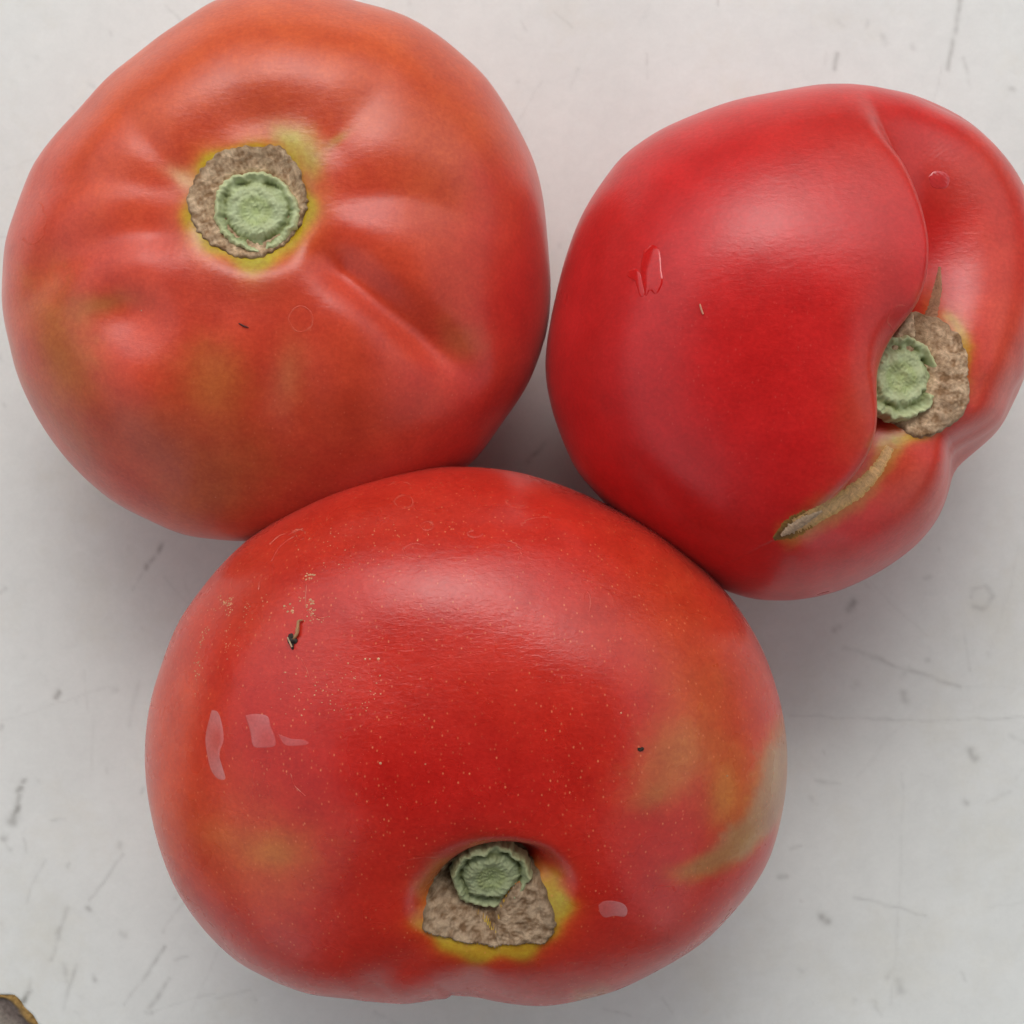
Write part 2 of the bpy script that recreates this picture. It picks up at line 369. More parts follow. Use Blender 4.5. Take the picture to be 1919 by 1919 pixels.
class Tomato:
    def __init__(s, centre_px, zc, up, down, p, outline, name):
        s.c = at(centre_px[0], centre_px[1], zc); s.up, s.down, s.p = up, down, p
        s.outline = np.array(outline, float); s.lean = np.zeros(2); s.cpx = np.array(centre_px, float)
        s.creases, s.dents, s.lips = [], [], []
        s.name = name
    def radius(s, phi):
        return np.interp(phi % (2 * math.pi), s.ph, s.rad)
    def base(s, D):
        phi = np.arctan2(D[:, 1], D[:, 0]); sv = D[:, 2]; cv = np.sqrt(np.clip(1 - sv ** 2, 0, 1))
        k = (np.abs(cv) ** s.p + np.abs(sv) ** s.p) ** (-1 / s.p)
        r = s.radius(phi); h = np.where(sv > 0, s.up, s.down)
        # the lobes of the outline die out towards the top
        rr = r + (s.rmean_ell(phi) - r) * sstep(0.45, 1.0, sv)
        P = np.stack([rr * k * cv * np.cos(phi), rr * k * cv * np.sin(phi), h * k * sv], 1)
        N = np.stack([P[:, 0] / r ** 2, P[:, 1] / r ** 2, P[:, 2] / h ** 2], 1); N /= np.linalg.norm(N, axis=1)[:, None]
        P[:, :2] += s.lean[None] * np.clip(P[:, 2:3] / s.up, 0, 1) ** 2
        return P + s.c, N
    def rmean_ell(s, phi):
        a, b, t = s.ell
        return 1 / np.sqrt((np.cos(phi - t) / a) ** 2 + (np.sin(phi - t) / b) ** 2)
    def fit(s):
        """solve the girth so that the seen outline has the measured one"""
        n = 180; s.ph = np.linspace(0, 2 * math.pi, n + 1)
        # target polar outline
        o = smooth_poly(list(s.outline) + [s.outline[0]], 10) - s.cpx; o[:, 1] *= -1
        ang = np.arctan2(o[:, 1], o[:, 0]) % (2 * math.pi); rad = np.hypot(o[:, 0], o[:, 1])
        q = np.argsort(ang); ang, rad = ang[q], rad[q]
        ang = np.concatenate([[ang[-1] - 2 * math.pi], ang, [ang[0] + 2 * math.pi]]); rad = np.concatenate([[rad[-1]], rad, [rad[0]]])
        target = np.interp(s.ph, ang, rad)
        k = 2 * HALF * (CAM_H - s.c[2]) / 1919
        s.rad = target * k
        A, W = np.meshgrid(s.ph[:-1], np.linspace(-0.6, 1.4, 70), indexing='ij')
        D = np.stack([np.cos(A) * np.cos(W), np.sin(A) * np.cos(W), np.sin(W)], -1).reshape(-1, 3)
        for it in range(9):
            r2 = s.rad[:-1]
            s.ell = (r2.mean() * s.asp[0], r2.mean() * s.asp[1], s.asp[2])
            P = s.shape(D)[0]
            Q = to_px(P) - s.cpx; Q[:, 1] *= -1
            ang2 = np.arctan2(Q[:, 1], Q[:, 0]) % (2 * math.pi); rd = np.hypot(Q[:, 0], Q[:, 1])
            b = (ang2 / (2 * math.pi) * n + 0.5).astype(int) % n
            mx = np.zeros(n); np.maximum.at(mx, b, rd)
            mx[mx == 0] = target[:-1][mx == 0]
            f = target[:-1] / mx; f = (np.roll(f, 1) + 2 * f + np.roll(f, -1)) / 4
            nr = s.rad[:-1] * (1 + 0.8 * (f - 1)); nr = (np.roll(nr, 1) + 6 * nr + np.roll(nr, -1)) / 8; s.rad = np.append(nr, nr[0])
    asp = (1, 1, 0)
    def shape(s, D):
        P, N = s.base(D); Q = to_px(P)
        w = sstep(-0.12, 0.32, D[:, 2]); dsp = np.zeros(len(P))
        for pts, wd, dep, taper in s.creases:
            dd, t, _ = poly_dist(Q, smooth_poly(pts, 5))
            tp = sstep(-0.02, taper[0], t) * sstep(-0.02, taper[1], 1 - t)
            dsp -= dep * tp * np.exp(-(dd / wd) ** 2 / (1 + 0.35 * dd / wd))
        for (x, y, rx, ry, ang, dep, pw) in s.dents:
            u = (Q[:, 0] - x) * math.cos(ang) + (Q[:, 1] - y) * math.sin(ang); v = -(Q[:, 0] - x) * math.sin(ang) + (Q[:, 1] - y) * math.cos(ang)
            rr = np.sqrt((u / rx) ** 2 + (v / ry) ** 2)
            dsp -= dep * np.exp(-rr ** pw)
        for pts, s0, wl_, wr_, dep, taper in s.lips:
            dd, t, sg = poly_dist(Q, smooth_poly(pts, 16)); sd = dd * sg - s0
            tp = sstep(-0.02, taper[0], t) * sstep(-0.02, taper[1], 1 - t)
            dsp -= dep * tp * np.where(sd < 0, np.exp(-(np.abs(sd) / (wl_ * (1 + 0.7 * (1 - tp)))) ** 2), np.exp(-(np.abs(sd) / wr_) ** 2 / (1 + .3 * np.abs(sd) / wr_)))
        dsp += 0.0004 * Waves(28, hash_(s.name))(P)
        return P + N * (dsp * w)[:, None], N
def hash_(t): return sum(ord(c) * (i + 3) for i, c in enumerate(t)) % 1000

def blotch(col, Q, x, y, rx, ry, ang, c, st, V, soft=1.0, pw=2.0, seed=0):
    a = R(ang); u = (Q[:, 0] - x) * math.cos(a) + (Q[:, 1] - y) * math.sin(a); v = -(Q[:, 0] - x) * math.sin(a) + (Q[:, 1] - y) * math.cos(a)
    rr = np.sqrt((u / rx) ** 2 + (v / ry) ** 2)
    rr = rr * (1 + 0.16 * Waves(60, seed + 31)(V) * soft + 0.07 * Waves(260, seed + 131)(V) + 0.05 * Waves(700, seed + 231)(V))
    m = (st * np.exp(-rr ** pw))[:, None]
    return col * (1 - m) + np.asarray(c)[None] * m

def band(col, Q, pts, wd, c, st, V, taper=(0.15, 0.15), pw=2.0, seed=0, rough=0.2):
    dd, t, _ = poly_dist(Q, smooth_poly(pts, 6))
    w_ = np.interp(t, np.linspace(0, 1, len(wd)), wd) if hasattr(wd, '__len__') else wd
    dd = dd * (1 + rough * Waves(110, seed + 77)(V) + 0.4 * rough * Waves(500, seed + 177)(V))
    m = (st * sstep(-.01, taper[0], t) * sstep(-.01, taper[1], 1 - t) * np.exp(-(dd / w_) ** pw))[:, None]
    return col * (1 - m) + np.asarray(c)[None] * m

def finish_tomato(T, root, mat, paint):
    P, _ = T.shape(SPH_V)
    col, sp = paint(P, to_px(P)); col = col * np.array([1.12, 1.0, 1.0])
    body = mesh_np('flesh_and_skin', P - T.base_pt, SPH_F, mat, root, np.clip(col, 0.001, 1), {'specks': sp})
    return body, P

def seat(T, root_px):
    """lowest point of the fruit rests on the tabletop"""
    P, _ = T.shape(SPH_V[::7]); T.c[2] -= P[:, 2].min(); return T

def bvh(V, F):
    return BVHTree.FromPolygons([tuple(v) for v in V], [tuple(f) for f in F.tolist()])

def frame_of(nrm, up=(0, 1, 0)):
    n = Vector(nrm).normalized(); x = Vector(up).cross(n).normalized(); y = n.cross(x)
    return x, y, n

# body-conforming patch: rings/sectors in a local frame dropped on to the flesh along its axis
def patch(name, tree, centre, nrm, radii, mat, root, origin, colour_fn, rise_fn, rings=34, secs=150, lift=0.0, start=0.006, reach=0.006, edge_drop=0.0004):
    x, y, n = frame_of(nrm); c = Vector(centre)
    V = []; rr_ = np.asarray(radii, float); k = len(rr_)
    uv = []
    for i in range(rings + 1):
        for j in range(secs):
            a = 2 * math.pi * j / secs
            q = a / (2 * math.pi) * k; i0 = int(q) % k; f = q - int(q); f = f * f * (3 - 2 * f)
            rad = rr_[i0] * (1 - f) + rr_[(i0 + 1) % k] * f
            rad *= 1 + 0.012 * math.sin(23 * a + 3 * math.sin(5 * a)) + 0.010 * math.sin(41 * a + 2 * math.sin(7 * a))
            t = i / rings; uv.append((t, a, t * rad))
            p = c + (x * math.cos(a) + y * math.sin(a)) * (t * rad)
            h = tree.ray_cast(p + n * start, -n, start + reach) if tree else (None,)
            q_ = h[0] if h[0] is not None else p
            V.append(q_)
    V = np.array([tuple(v) for v in V]); uv = np.array(uv); nn = np.array(n)
    V = V + nn[None] * (lift + rise_fn(uv, V) - edge_drop * sstep(0.93, 1.0, uv[:, 0]))[:, None]
    F = grid_faces(rings + 1, secs, wrap=True)
    o = mesh_np(name, V - origin, F, mat, root, np.clip(colour_fn(uv, V), 0.001, 1))
    return o

BROWN, BROWN_D, BROWN_L = lin(188, 154, 118), lin(142, 108, 76), lin(214, 184, 150)
GREEN_P, GREEN_M, GREEN_D = lin(184, 194, 150), lin(158, 172, 104), lin(104, 112, 58)

def scar_parts(tree, root, origin, centre, nrm, radii, stump_c, stump_r, seed, tilt_n=None, shade_tone=1.0, start=0.006, reach=0.006, stump_lift=0.0):
    w1, w2, w3 = Waves(480, seed, 40), Waves(1300, seed + 1, 40), Waves(240, seed + 2, 30)
    def rise(uv, V):
        return 0.0004 + 0.00008 * w1(V) + 0.00004 * w2(V) + 0.00012 * w3(V) + 0.00018 * np.exp(-((uv[:, 0] - .9) / .08) ** 2)
    def colour(uv, V):
        t = uv[:, 0]; k = 0.5 + 0.32 * w1(V) + 0.25 * w2(V)
        c = BROWN_D + (BROWN_L - BROWN_D) * np.clip(k, 0, 1)[:, None]
        e = np.exp(-((t - .95) / .04) ** 2)[:, None] * .4
        f = (sstep(.955, 1.0, t) * .8)[:, None]; c = c * (1 - f) + lin(176, 140, 40) * f
        return (c * (1 - e) + lin(92, 72, 44) * e) * shade_tone ** 2.2
    sc = patch('stem_scar', tree, centre, nrm, radii, M_CORK, root, origin, colour, rise, 44, 240, start=start, reach=reach, edge_drop=0.0010)
    # green stump of the stalk with its torn collar
    rr = np.random.RandomState(seed)
    notch = rr.uniform(0.35, 1.2, 34)
    def rise2(uv, V):
        t = uv[:, 0]; nz = np.interp(uv[:, 1], np.linspace(0, 6.283, 35), np.append(notch, notch[0]))
        collar = np.exp(-((t - .88 + .03 * w3(V)) / .07) ** 2) * nz
        groove = np.exp(-((t - .72 + .03 * w3(V)) / .06) ** 2) * (0.6 + 0.6 * np.clip(w1(V), -1, 1))
        dome = sstep(.68, .52, t)
        pit = np.exp(-(t / .26) ** 2)
        return 0.0006 + 0.0008 * collar - 0.0008 * groove + 0.0006 * dome - 0.0006 * pit + .00006 * w2(V) + .00010 * w1(V) + .00022 * w3(V)
    def colour2(uv, V):
        t = uv[:, 0]; nz = np.interp(uv[:, 1], np.linspace(0, 6.283, 35), np.append(notch, notch[0]))
        c = np.repeat(GREEN_P[None], len(t), 0)
        def mx(c, m, k): m = np.clip(m, 0, 1)[:, None]; return c * (1 - m) + k[None] * m
        c = mx(c, 0.95 * np.exp(-((t - .72 + .03 * w3(V)) / .07) ** 2) * np.clip(.8 + .5 * w1(V), 0, 1), GREEN_D)
        c = mx(c, 0.6 * np.exp(-((t - .28) / .1) ** 2), GREEN_M)
        c = mx(c, 0.5 * np.exp(-(t / .16) ** 2), lin(160, 180, 92))
        c = mx(c, .8 * sstep(.90, 1.0, t) * sstep(.3, 1.3, 1.6 - nz), BROWN)
        c = mx(c, .4 * sstep(.8, .9, t), lin(200, 202, 150))
        blot = np.clip(.5 + .35 * w3(V) + .25 * w2(V), 0, 1)[:, None] * .35
        c = c * (1 - blot) + lin(166, 168, 112) * blot
        return c * (shade_tone * shade_tone)
    w = 1 + 0.035 * np.sin(np.arange(36) * 2 * math.pi / 36 * 2 + seed) + 0.02 * np.sin(np.arange(36) * 2 * math.pi / 36 * 5 + seed) + rr.uniform(-.05, .05, 36)
    st = patch('stalk_stump', None, stump_c, tilt_n or nrm, stump_r * w, M_STUMP, root, origin, colour2, rise2, 60, 200, lift=stump_lift, edge_drop=0.0022)
    return sc, st

# ================================================================== tomato A (orange red, top left)
def build_a():
    T = Tomato((515, 500), 0.034, 0.030, 0.034, 2.2, [
        (450, -17), (530, -24), (600, -16), (661, 0), (748, 24), (813, 60), (867, 103), (910, 144), (943, 190), (976, 249), (1003, 309), (1019, 379), (1027, 461),
        (1032, 542), (1027, 607), (1013, 661), (986, 726), (938, 797), (889, 862), (810, 925), (710, 975), (600, 1004), (477, 1014), (412, 1012), (347, 1003), (282, 976),
        (217, 943), (157, 894), (108, 840), (65, 775), (33, 705), (16, 640), (3, 569), (5, 499), (11, 444), (33, 379), (60, 314), (98, 260), (146, 206), (200, 146),
        (260, 98), (325, 49), (390, 5)], 'a')
    T.asp = (1, 1, 0)
    T.dents = [(470, 385, 260, 240, 0, 0.0030, 2.0), (470, 385, 135, 130, 0, 0.0016, 2.4), (470, 385, 112, 108, 0, 0.0014, 6),
               (235, 592, 75, 58, .6, 0.0022, 2.0), (250, 720, 130, 90, .5, -0.0016, 2.0), (510, 195, 110, 50, 0, 0.0009, 2), (370, 250, 60, 60, 0, .0006, 2), (560, 770, 70, 130, -.3, .0006, 2)]
    T.creases = [
        ([(375, 345), (320, 300), (270, 255), (215, 195), (160, 150)], 34, 0.0009, (.25, .5)),
        ([(350, 360), (270, 335), (180, 325), (90, 335), (20, 370)], 38, 0.0010, (.25, .4)),
        ([(370, 440), (300, 428), (220, 430), (130, 470), (60, 530), (0, 610)], 46, 0.0019, (.25, .3)),
        ([(560, 450), (640, 500), (710, 555), (780, 615), (860, 680), (930, 730)], 40, 0.0037, (.25, .35)),
        ([(600, 375), (680, 358), (770, 362), (860, 395), (960, 440)], 45, 0.0012, (.25, .5)),
        ([(580, 290), (640, 240), (700, 180), (780, 110)], 50, 0.0010, (.25, .5)),
        ([(430, 500), (400, 600), (370, 700), (330, 820)], 60, 0.0006, (.25, .5)),
        ([(520, 500), (540, 600), (560, 740), (570, 880)], 60, 0.0008, (.25, .5)),
        ([(460, 270), (440, 190), (430, 90), (420, -10)], 60, 0.0007, (.25, .5)),
    ]
    T.fit(); seat(T, None); T.fit()
    T.base_pt = np.array([T.c[0], T.c[1], 0.0])
    root = thing('tomato', 'orange-red tomato in the upper left with its round stem scar facing straight up', 'tomato', T.base_pt, 'three ripe tomatoes on the white table')
    ORANGE, RED, DEEP, OLIVE, GOLD, YG = (0.58, 0.100, 0.022), (0.56, 0.058, 0.024), (0.50, 0.016, 0.012), (0.36, 0.12, 0.022), (0.50, 0.20, 0.05), (0.44, 0.33, 0.008)
    def paint(P, Q):
        c = np.repeat(np.array(RED)[None], len(P), 0)
        B = lambda *a, **k: blotch(c, Q, *a[:5], *a[5:], V=P, **k)
        c = B(560, 60, 420, 170, 10, ORANGE, .85)
        c = B(850, 290, 130, 200, -20, (0.48, 0.075, .02), .8, seed=1)
        c = B(300, 180, 200, 130, -35, ORANGE, .6, seed=2)
        c = B(980, 560, 110, 220, 0, DEEP, .9, seed=3)
        c = B(860, 830, 160, 130, -40, DEEP, .75, seed=4)
        c = B(600, 900, 120, 110, 0, (0.40, .02, .012), .8, seed=5)
        c = B(620, 780, 180, 90, 10, (0.42, 0.045, .014), .7, seed=6)
        c = B(110, 660, 60, 130, -15, (0.40, 0.15, .03), .75, seed=7)
        c = B(190, 570, 60, 22, -10, (0.33, .13, .03), .7, seed=8)
        c = B(400, 720, 60, 75, 10, OLIVE, .6, seed=9)
        c = B(350, 850, 200, 80, 20, (0.36, 0.075, .018), .65, seed=10)
        c = B(400, 940, 90, 70, 0, OLIVE, .5, seed=11)
        c = B(540, 700, 30, 70, 10, (0.45, .16, .06), .45, seed=12)
        c = B(860, 640, 40, 28, 40, (0.42, .12, .04), .6, seed=13)
        c = B(500, 190, 120, 60, 10, (0.44, 0.06, .018), .7, seed=14)
        c = B(470, 540, 110, 40, 0, (0.36, 0.03, .012), .6, seed=15)
        c = B(790, 200, 40, 40, 10, ORANGE, .5, seed=16)
        # yellow green ring round the scar, with points
        u = Q - np.array([470, 385]); an = np.arctan2(-u[:, 1], u[:, 0]); rd = np.hypot(u[:, 0], u[:, 1])
        edge = 104 + 7 * np.cos(5 * an + 1) + 5 * np.cos(8 * an)
        orange = (.62 * np.exp(-((np.clip(rd - edge, 0, None)) / 34) ** 1.6))[:, None]
        c = c * (1 - orange) + np.array((0.58, 0.17, .02)) * orange
        yg = (.95 * np.exp(-(np.clip(rd - edge, 0, None) / 16) ** 2))[:, None]
        c = c * (1 - yg) + np.array(YG) * yg
        c = B(545, 262, 36, 24, 30, (0.45, 0.38, .08), .9, seed=17)
        c = B(582, 300, 26, 36, -10, (0.45, 0.38, .09), .85, seed=18)
        c = B(480, 492, 32, 13, 0, (0.40, 0.36, .03), .85, seed=19)
        c = B(632, 262, 34, 11, -38, (0.45, 0.25, .04), .7, seed=20)
        c = B(345, 335, 34, 16, 35, (0.60, 0.40, .18), .75, seed=21)
        c = B(410, 300, 50, 14, -25, (0.5, 0.33, .02), .7, seed=22)
        c = B(352, 410, 16, 32, 0, (0.5, 0.36, .02), .8, seed=23)
        sp = 0.25 + 0.75 * sstep(350, 800, Q[:, 1]) * sstep(-200, 300, Q[:, 0] * .4)
        return c, sp
    body, P = finish_tomato(T, root, M_A, paint)
    tree = bvh(P, SPH_F)
    hit = tree.ray_cast(Vector((0, 0, CAM_H)), Vector(at(468, 383, 0.0)) - Vector((0, 0, CAM_H)))
    h2 = tree.ray_cast(Vector((0, 0, CAM_H)), Vector(at(482, 400, 0.0)) - Vector((0, 0, CAM_H)))
    r = np.array([107, 106, 111, 117, 101, 102, 104, 103, 107, 110, 106, 104, 100, 102, 103, 100, 101, 103]) * 0.0000905
    scar_parts(tree, root, T.base_pt, hit[0], (0.0, 0.02, 1), r, h2[0], 0.0068, 21, stump_lift=0.0010)
    return T, tree, root

# ================================================================== tomato B (crimson, right)
def build_b():
    T = Tomato((1480, 660), 0.036, 0.034, 0.036, 2.3, [
        (1531, 158), (1585, 157), (1638, 161), (1707, 176), (1771, 202), (1824, 234), (1877, 285), (1915, 340), (1940, 400), (1955, 480), (1958, 560), (1945, 640),
        (1919, 712), (1898, 758), (1872, 806), (1834, 840), (1805, 864), (1788, 885), (1781, 912), (1769, 951), (1744, 992), (1702, 1034), (1638, 1077), (1574, 1106), (1505, 1122),
        (1452, 1125), (1393, 1118), (1300, 1080), (1220, 1025), (1150, 960), (1106, 912), (1080, 880), (1053, 822), (1032, 758), (1022, 694), (1027, 630), (1040, 561),
        (1058, 487), (1085, 412), (1122, 349), (1165, 295), (1229, 248), (1298, 216), (1372, 189), (1452, 172)], 'b')
    T.asp = (1, 1, 0)
    lip = [(1590, 150), (1655, 225), (1712, 295), (1745, 385), (1755, 470), (1742, 560), (1703, 640), (1668, 730), (1652, 820), (1615, 895), (1545, 960), (1470, 1000)]
    T.lips = [(lip[::-1], 20, 18, 112, 0.0125, (.34, .38)), ]
    T.dents = [(1740, 700, 95, 135, -.2, 0.0042, 2.6), (1735, 705, 80, 118, -.2, 0.0016, 5), (1380, 640, 260, 250, 0, -0.0016, 2), (1385, 660, 170, 180, 0, .0016, 2.4)]
    T.creases = [([(1800, 880), (1775, 835), (1755, 775)], 42, 0.0008, (.3, .4)),
                 ([(1960, 730), (1880, 730), (1800, 710)], 50, 0.0009, (.2, .4))]
    T.fit(); seat(T, None); T.fit()
    T.base_pt = np.array([T.c[0], T.c[1], 0.0])
    root = thing('tomato', 'crimson tomato at the right edge with a deep fold half hiding its stem scar', 'tomato', T.base_pt, 'three ripe tomatoes on the white table')
    RED, DEEP, ORANGE = (0.54, 0.014, 0.013), (0.46, 0.008, 0.009), (0.60, 0.08, .035)
    def paint(P, Q):
        c = np.repeat(np.array(RED)[None], len(P), 0)
        def B(*a, **k): return blotch(c, Q, *a, V=P, **k)
        c = B(1250, 900, 260, 220, 30, DEEP, .85)
        c = B(1100, 600, 80, 260, 10, (0.42, .014, .014), .5, seed=1)
        c = B(1620, 290, 160, 90, 10, (0.46, 0.035, .02), .6, seed=2)
        c = B(1880, 640, 80, 250, 0, ORANGE, .75, seed=3)
        c = B(1850, 330, 90, 90, 0, (0.46, .04, .02), .6, seed=4)
        c = B(1620, 760, 55, 130, 15, (0.46, 0.055, .022), .7, seed=5)
        c = B(1700, 900, 80, 70, -20, (0.50, 0.07, .03), .75, seed=6)
        c = B(1660, 520, 70, 150, 0, (.44, .03, .02), .5, seed=7)
        c = band(c, Q, [(1755, 500), (1745, 580), (1790, 610), (1805, 660), (1790, 740), (1740, 800), (1670, 830)], 24, (0.50, 0.13, .02), .6, P, (.2, .02), seed=8)
        c = band(c, Q, [(1755, 585), (1790, 605), (1808, 660), (1792, 740), (1740, 806), (1670, 825)], 11, (0.46, 0.30, .02), .85, P, (.1, .02), seed=8)
        c = B(1668, 832, 26, 20, 0, (0.30, 0.30, .03), .95, seed=9)
        c = band(c, Q, [(1680, 830), (1640, 888), (1580, 940), (1510, 985), (1450, 1012)], [16, 21, 22, 22, 16], (0.42, 0.17, .03), .9, P, (.02, .1), pw=2.5, seed=10)
        sp = 0.15 + 0.85 * np.exp(-(((Q[:, 0] - 1400) / 260) ** 2 + ((Q[:, 1] - 620) / 300) ** 2))
        return c, sp
    body, P = finish_tomato(T, root, M_B, paint)
    tree = bvh(P, SPH_F)
    o = Vector((0, 0, CAM_H))
    hit = tree.ray_cast(o, Vector(at(1738, 705, 0.0)) - o); h2 = (hit[0] + Vector((-0.0050, -0.0004, 0.0016)),)
    r = np.array([62, 66, 74, 90, 110, 122, 110, 95, 90, 90, 92, 95, 105, 112, 106, 98, 84, 70]) * 0.0000905
    scar_parts(tree, root, T.base_pt, hit[0], (0.3, 0.0, 1), r, h2[0], 0.0072, 33, start=0.003, reach=0.004)
    return T, tree, root

# ================================================================== tomato C (speckled red, bottom)
def build_c():
    T = Tomato((870, 1385), 0.040, 0.036, 0.039, 2.3, [
        (836, 874), (901, 876), (966, 884), (1032, 902), (1097, 927), (1162, 957), (1227, 990), (1292, 1039), (1357, 1104), (1396, 1156), (1429, 1215), (1455, 1286),
        (1471, 1358), (1476, 1436), (1468, 1514), (1448, 1593), (1416, 1658), (1364, 1723), (1305, 1778), (1227, 1824), (1149, 1860), (1084, 1876), (1019, 1884), (953, 1879),
        (895, 1869), (849, 1868), (804, 1876), (745, 1882), (693, 1876), (641, 1869), (576, 1860), (511, 1837), (445, 1801), (380, 1739), (328, 1664), (296, 1580),
        (276, 1488), (271, 1404), (279, 1325), (299, 1254), (335, 1163), (380, 1098), (432, 1039), (491, 990), (556, 948), (628, 912), (706, 889), (771, 878)], 'c')
    T.asp = (1.08, 0.92, 0)
    T.lips = [([(770, 1760), (800, 1690), (860, 1635), (940, 1600), (1020, 1605), (1062, 1650), (1075, 1700)], 24, 22, 120, 0.0050, (.3, .3))]
    T.dents = [(918, 1694, 165, 118, 0, 0.0040, 2.2), (918, 1694, 138, 100, 0, 0.0022, 5), (700, 1230, 200, 140, 0, .0006, 2)]
    T.creases = [([(820, 1775), (770, 1812), (725, 1850), (690, 1885)], 40, 0.0012, (.5, .2)),
                 ([(925, 1825), (890, 1860), (850, 1900)], 34, 0.0012, (.6, .1))]
    T.fit(); seat(T, None); T.fit()
    T.base_pt = np.array([T.c[0], T.c[1], 0.0])
    root = thing('tomato', 'largest tomato, bright red and finely speckled, in front of the other two', 'tomato', T.base_pt, 'three ripe tomatoes on the white table')
    RED, DEEP, ORANGE = (0.51, 0.024, 0.012), (0.42, 0.010, 0.008), (0.58, 0.070, .016)
    def paint(P, Q):
        c = np.repeat(np.array(RED)[None], len(P), 0)
        def B(*a, **k): return blotch(c, Q, *a, V=P, **k)
        c = B(850, 1480, 330, 170, 10, DEEP, .8)
        c = B(700, 980, 260, 90, -15, (0.46, .032, .014), .7, seed=1)
        c = B(320, 1400, 90, 260, 5, ORANGE, .7, seed=2)
        c = B(450, 1120, 110, 90, -40, (.46, .04, .014), .7, seed=3)
        c = B(440, 1580, 160, 85, 25, (0.58, 0.09, .022), .7, seed=4)
        c = B(515, 1600, 60, 38, 0, (0.48, 0.17, .03), .7, seed=5)
        c = B(420, 1570, 50, 30, 20, (0.5, 0.14, .03), .4, seed=15)
        c = B(1230, 1150, 120, 130, 0, (0.46, .05, .016), .6, seed=6)
        c = B(1320, 1300, 90, 160, -15, (0.49, 0.075, .018), .75, seed=7)
        c = B(1275, 1410, 62, 85, 25, (0.45, 0.155, .04), .8, seed=8)
        c = B(1225, 1490, 50, 30, -30, (0.36, 0.13, .03), .6, seed=16)
        c = B(1360, 1490, 42, 80, 10, (0.50, 0.21, .045), .85, seed=9)
        c = B(1400, 1440, 30, 60, 10, (0.52, 0.07, .015), .5, seed=17)
        c = band(c, Q, [(1478, 1300), (1466, 1400), (1440, 1510), (1380, 1590), (1300, 1630), (1220, 1640)], [10, 26, 36, 30, 24, 16], (0.46, 0.15, .025), .9, P, (.15, .2), pw=2.6, seed=10)
        c = band(c, Q, [(1475, 1350), (1462, 1420), (1434, 1520), (1375, 1590), (1300, 1626)], [10, 25, 32, 24, 10], (0.38, 0.22, .11), .92, P, (.2, .3), pw=4, seed=11)
        c = band(c, Q, [(1440, 1500), (1380, 1585), (1300, 1628), (1250, 1638)], [10, 20, 16, 8], (0.34, 0.16, .05), .75, P, (.3, .3), pw=2.5, seed=18)
        c = band(c, Q, [(1160, 1856), (1110, 1870), (1060, 1878)], 16, (0.40, .20, .07), .6, P, (.3, .3), seed=12)
        # halo round the cavity
        u = Q - np.array([920, 1695]); u[:, 1] *= 1.36
        an = np.arctan2(-u[:, 1], u[:, 0]); rd = np.hypot(u[:, 0], u[:, 1])
        edge = 132 + 6 * np.cos(7 * an + 1) + 6 * np.cos(11 * an)
        hl = 0.35 + .65 * sstep(-60, 20, u[:, 1] + .5 * u[:, 0])
        m = (.55 * hl * np.exp(-(np.clip(rd - edge, 0, None) / 34) ** 1.6))[:, None]; c = c * (1 - m) + np.array((0.48, .10, .012)) * m
        m = (.9 * hl * np.exp(-(np.clip(rd - edge, 0, None) / 16) ** 2))[:, None]; c = c * (1 - m) + np.array((0.42, .29, .02)) * m
        c = B(1048, 1690, 16, 30, 10, (0.40, .32, .03), .8, seed=13)
        sp = 0.6 + 0.4 * sstep(900, 1300, Q[:, 0] * .3 + Q[:, 1])
        sp *= 1 - .6 * np.exp(-(((Q[:, 0] - 920) / 200) ** 2 + ((Q[:, 1] - 1740) / 100) ** 2))
        return c, sp
    body, P = finish_tomato(T, root, M_C, paint)
    tree = bvh(P, SPH_F)
    o = Vector((0, 0, CAM_H))
    hit = tree.ray_cast(o, Vector(at(918, 1696, 0.0)) - o); ax = Vector((0, -0.62, 0.78)).normalized()
    h2 = (hit[0] + Vector((0.0002, 0.0049, 0.0030)) - ax * 0.0013,)
    r = np.array([126, 124, 122, 120, 120, 122, 124, 126, 130, 126, 112, 107, 119, 132, 130, 117, 103, 112]) * 0.000083
    scar_parts(tree, root, T.base_pt, hit[0], (0.0, -0.62, 0.78), r, h2[0], 0.0061, 45, tilt_n=(0, -0.42, 0.9), shade_tone=.82, start=0.005, reach=0.006, stump_lift=0.0010)  # shade of the cavity painted in by darkening scar and stump pigment
    return T, tree, root

(TA, tree_a, root_a), (TB, tree_b, root_b), (TC, tree_c, root_c) = build_a(), build_b(), build_c()
EYE = Vector((0, 0, CAM_H))

# ------------------------------------------------------------------ small things on the skins
def on(tree, x, y):
    h = tree.ray_cast(EYE, (Vector(at(x, y, 0.0)) - EYE).normalized())
    if h[0] is None:
        return None, None
    return np.array(h[0]), np.array(h[1] if h[1].z > 0 else -h[1])

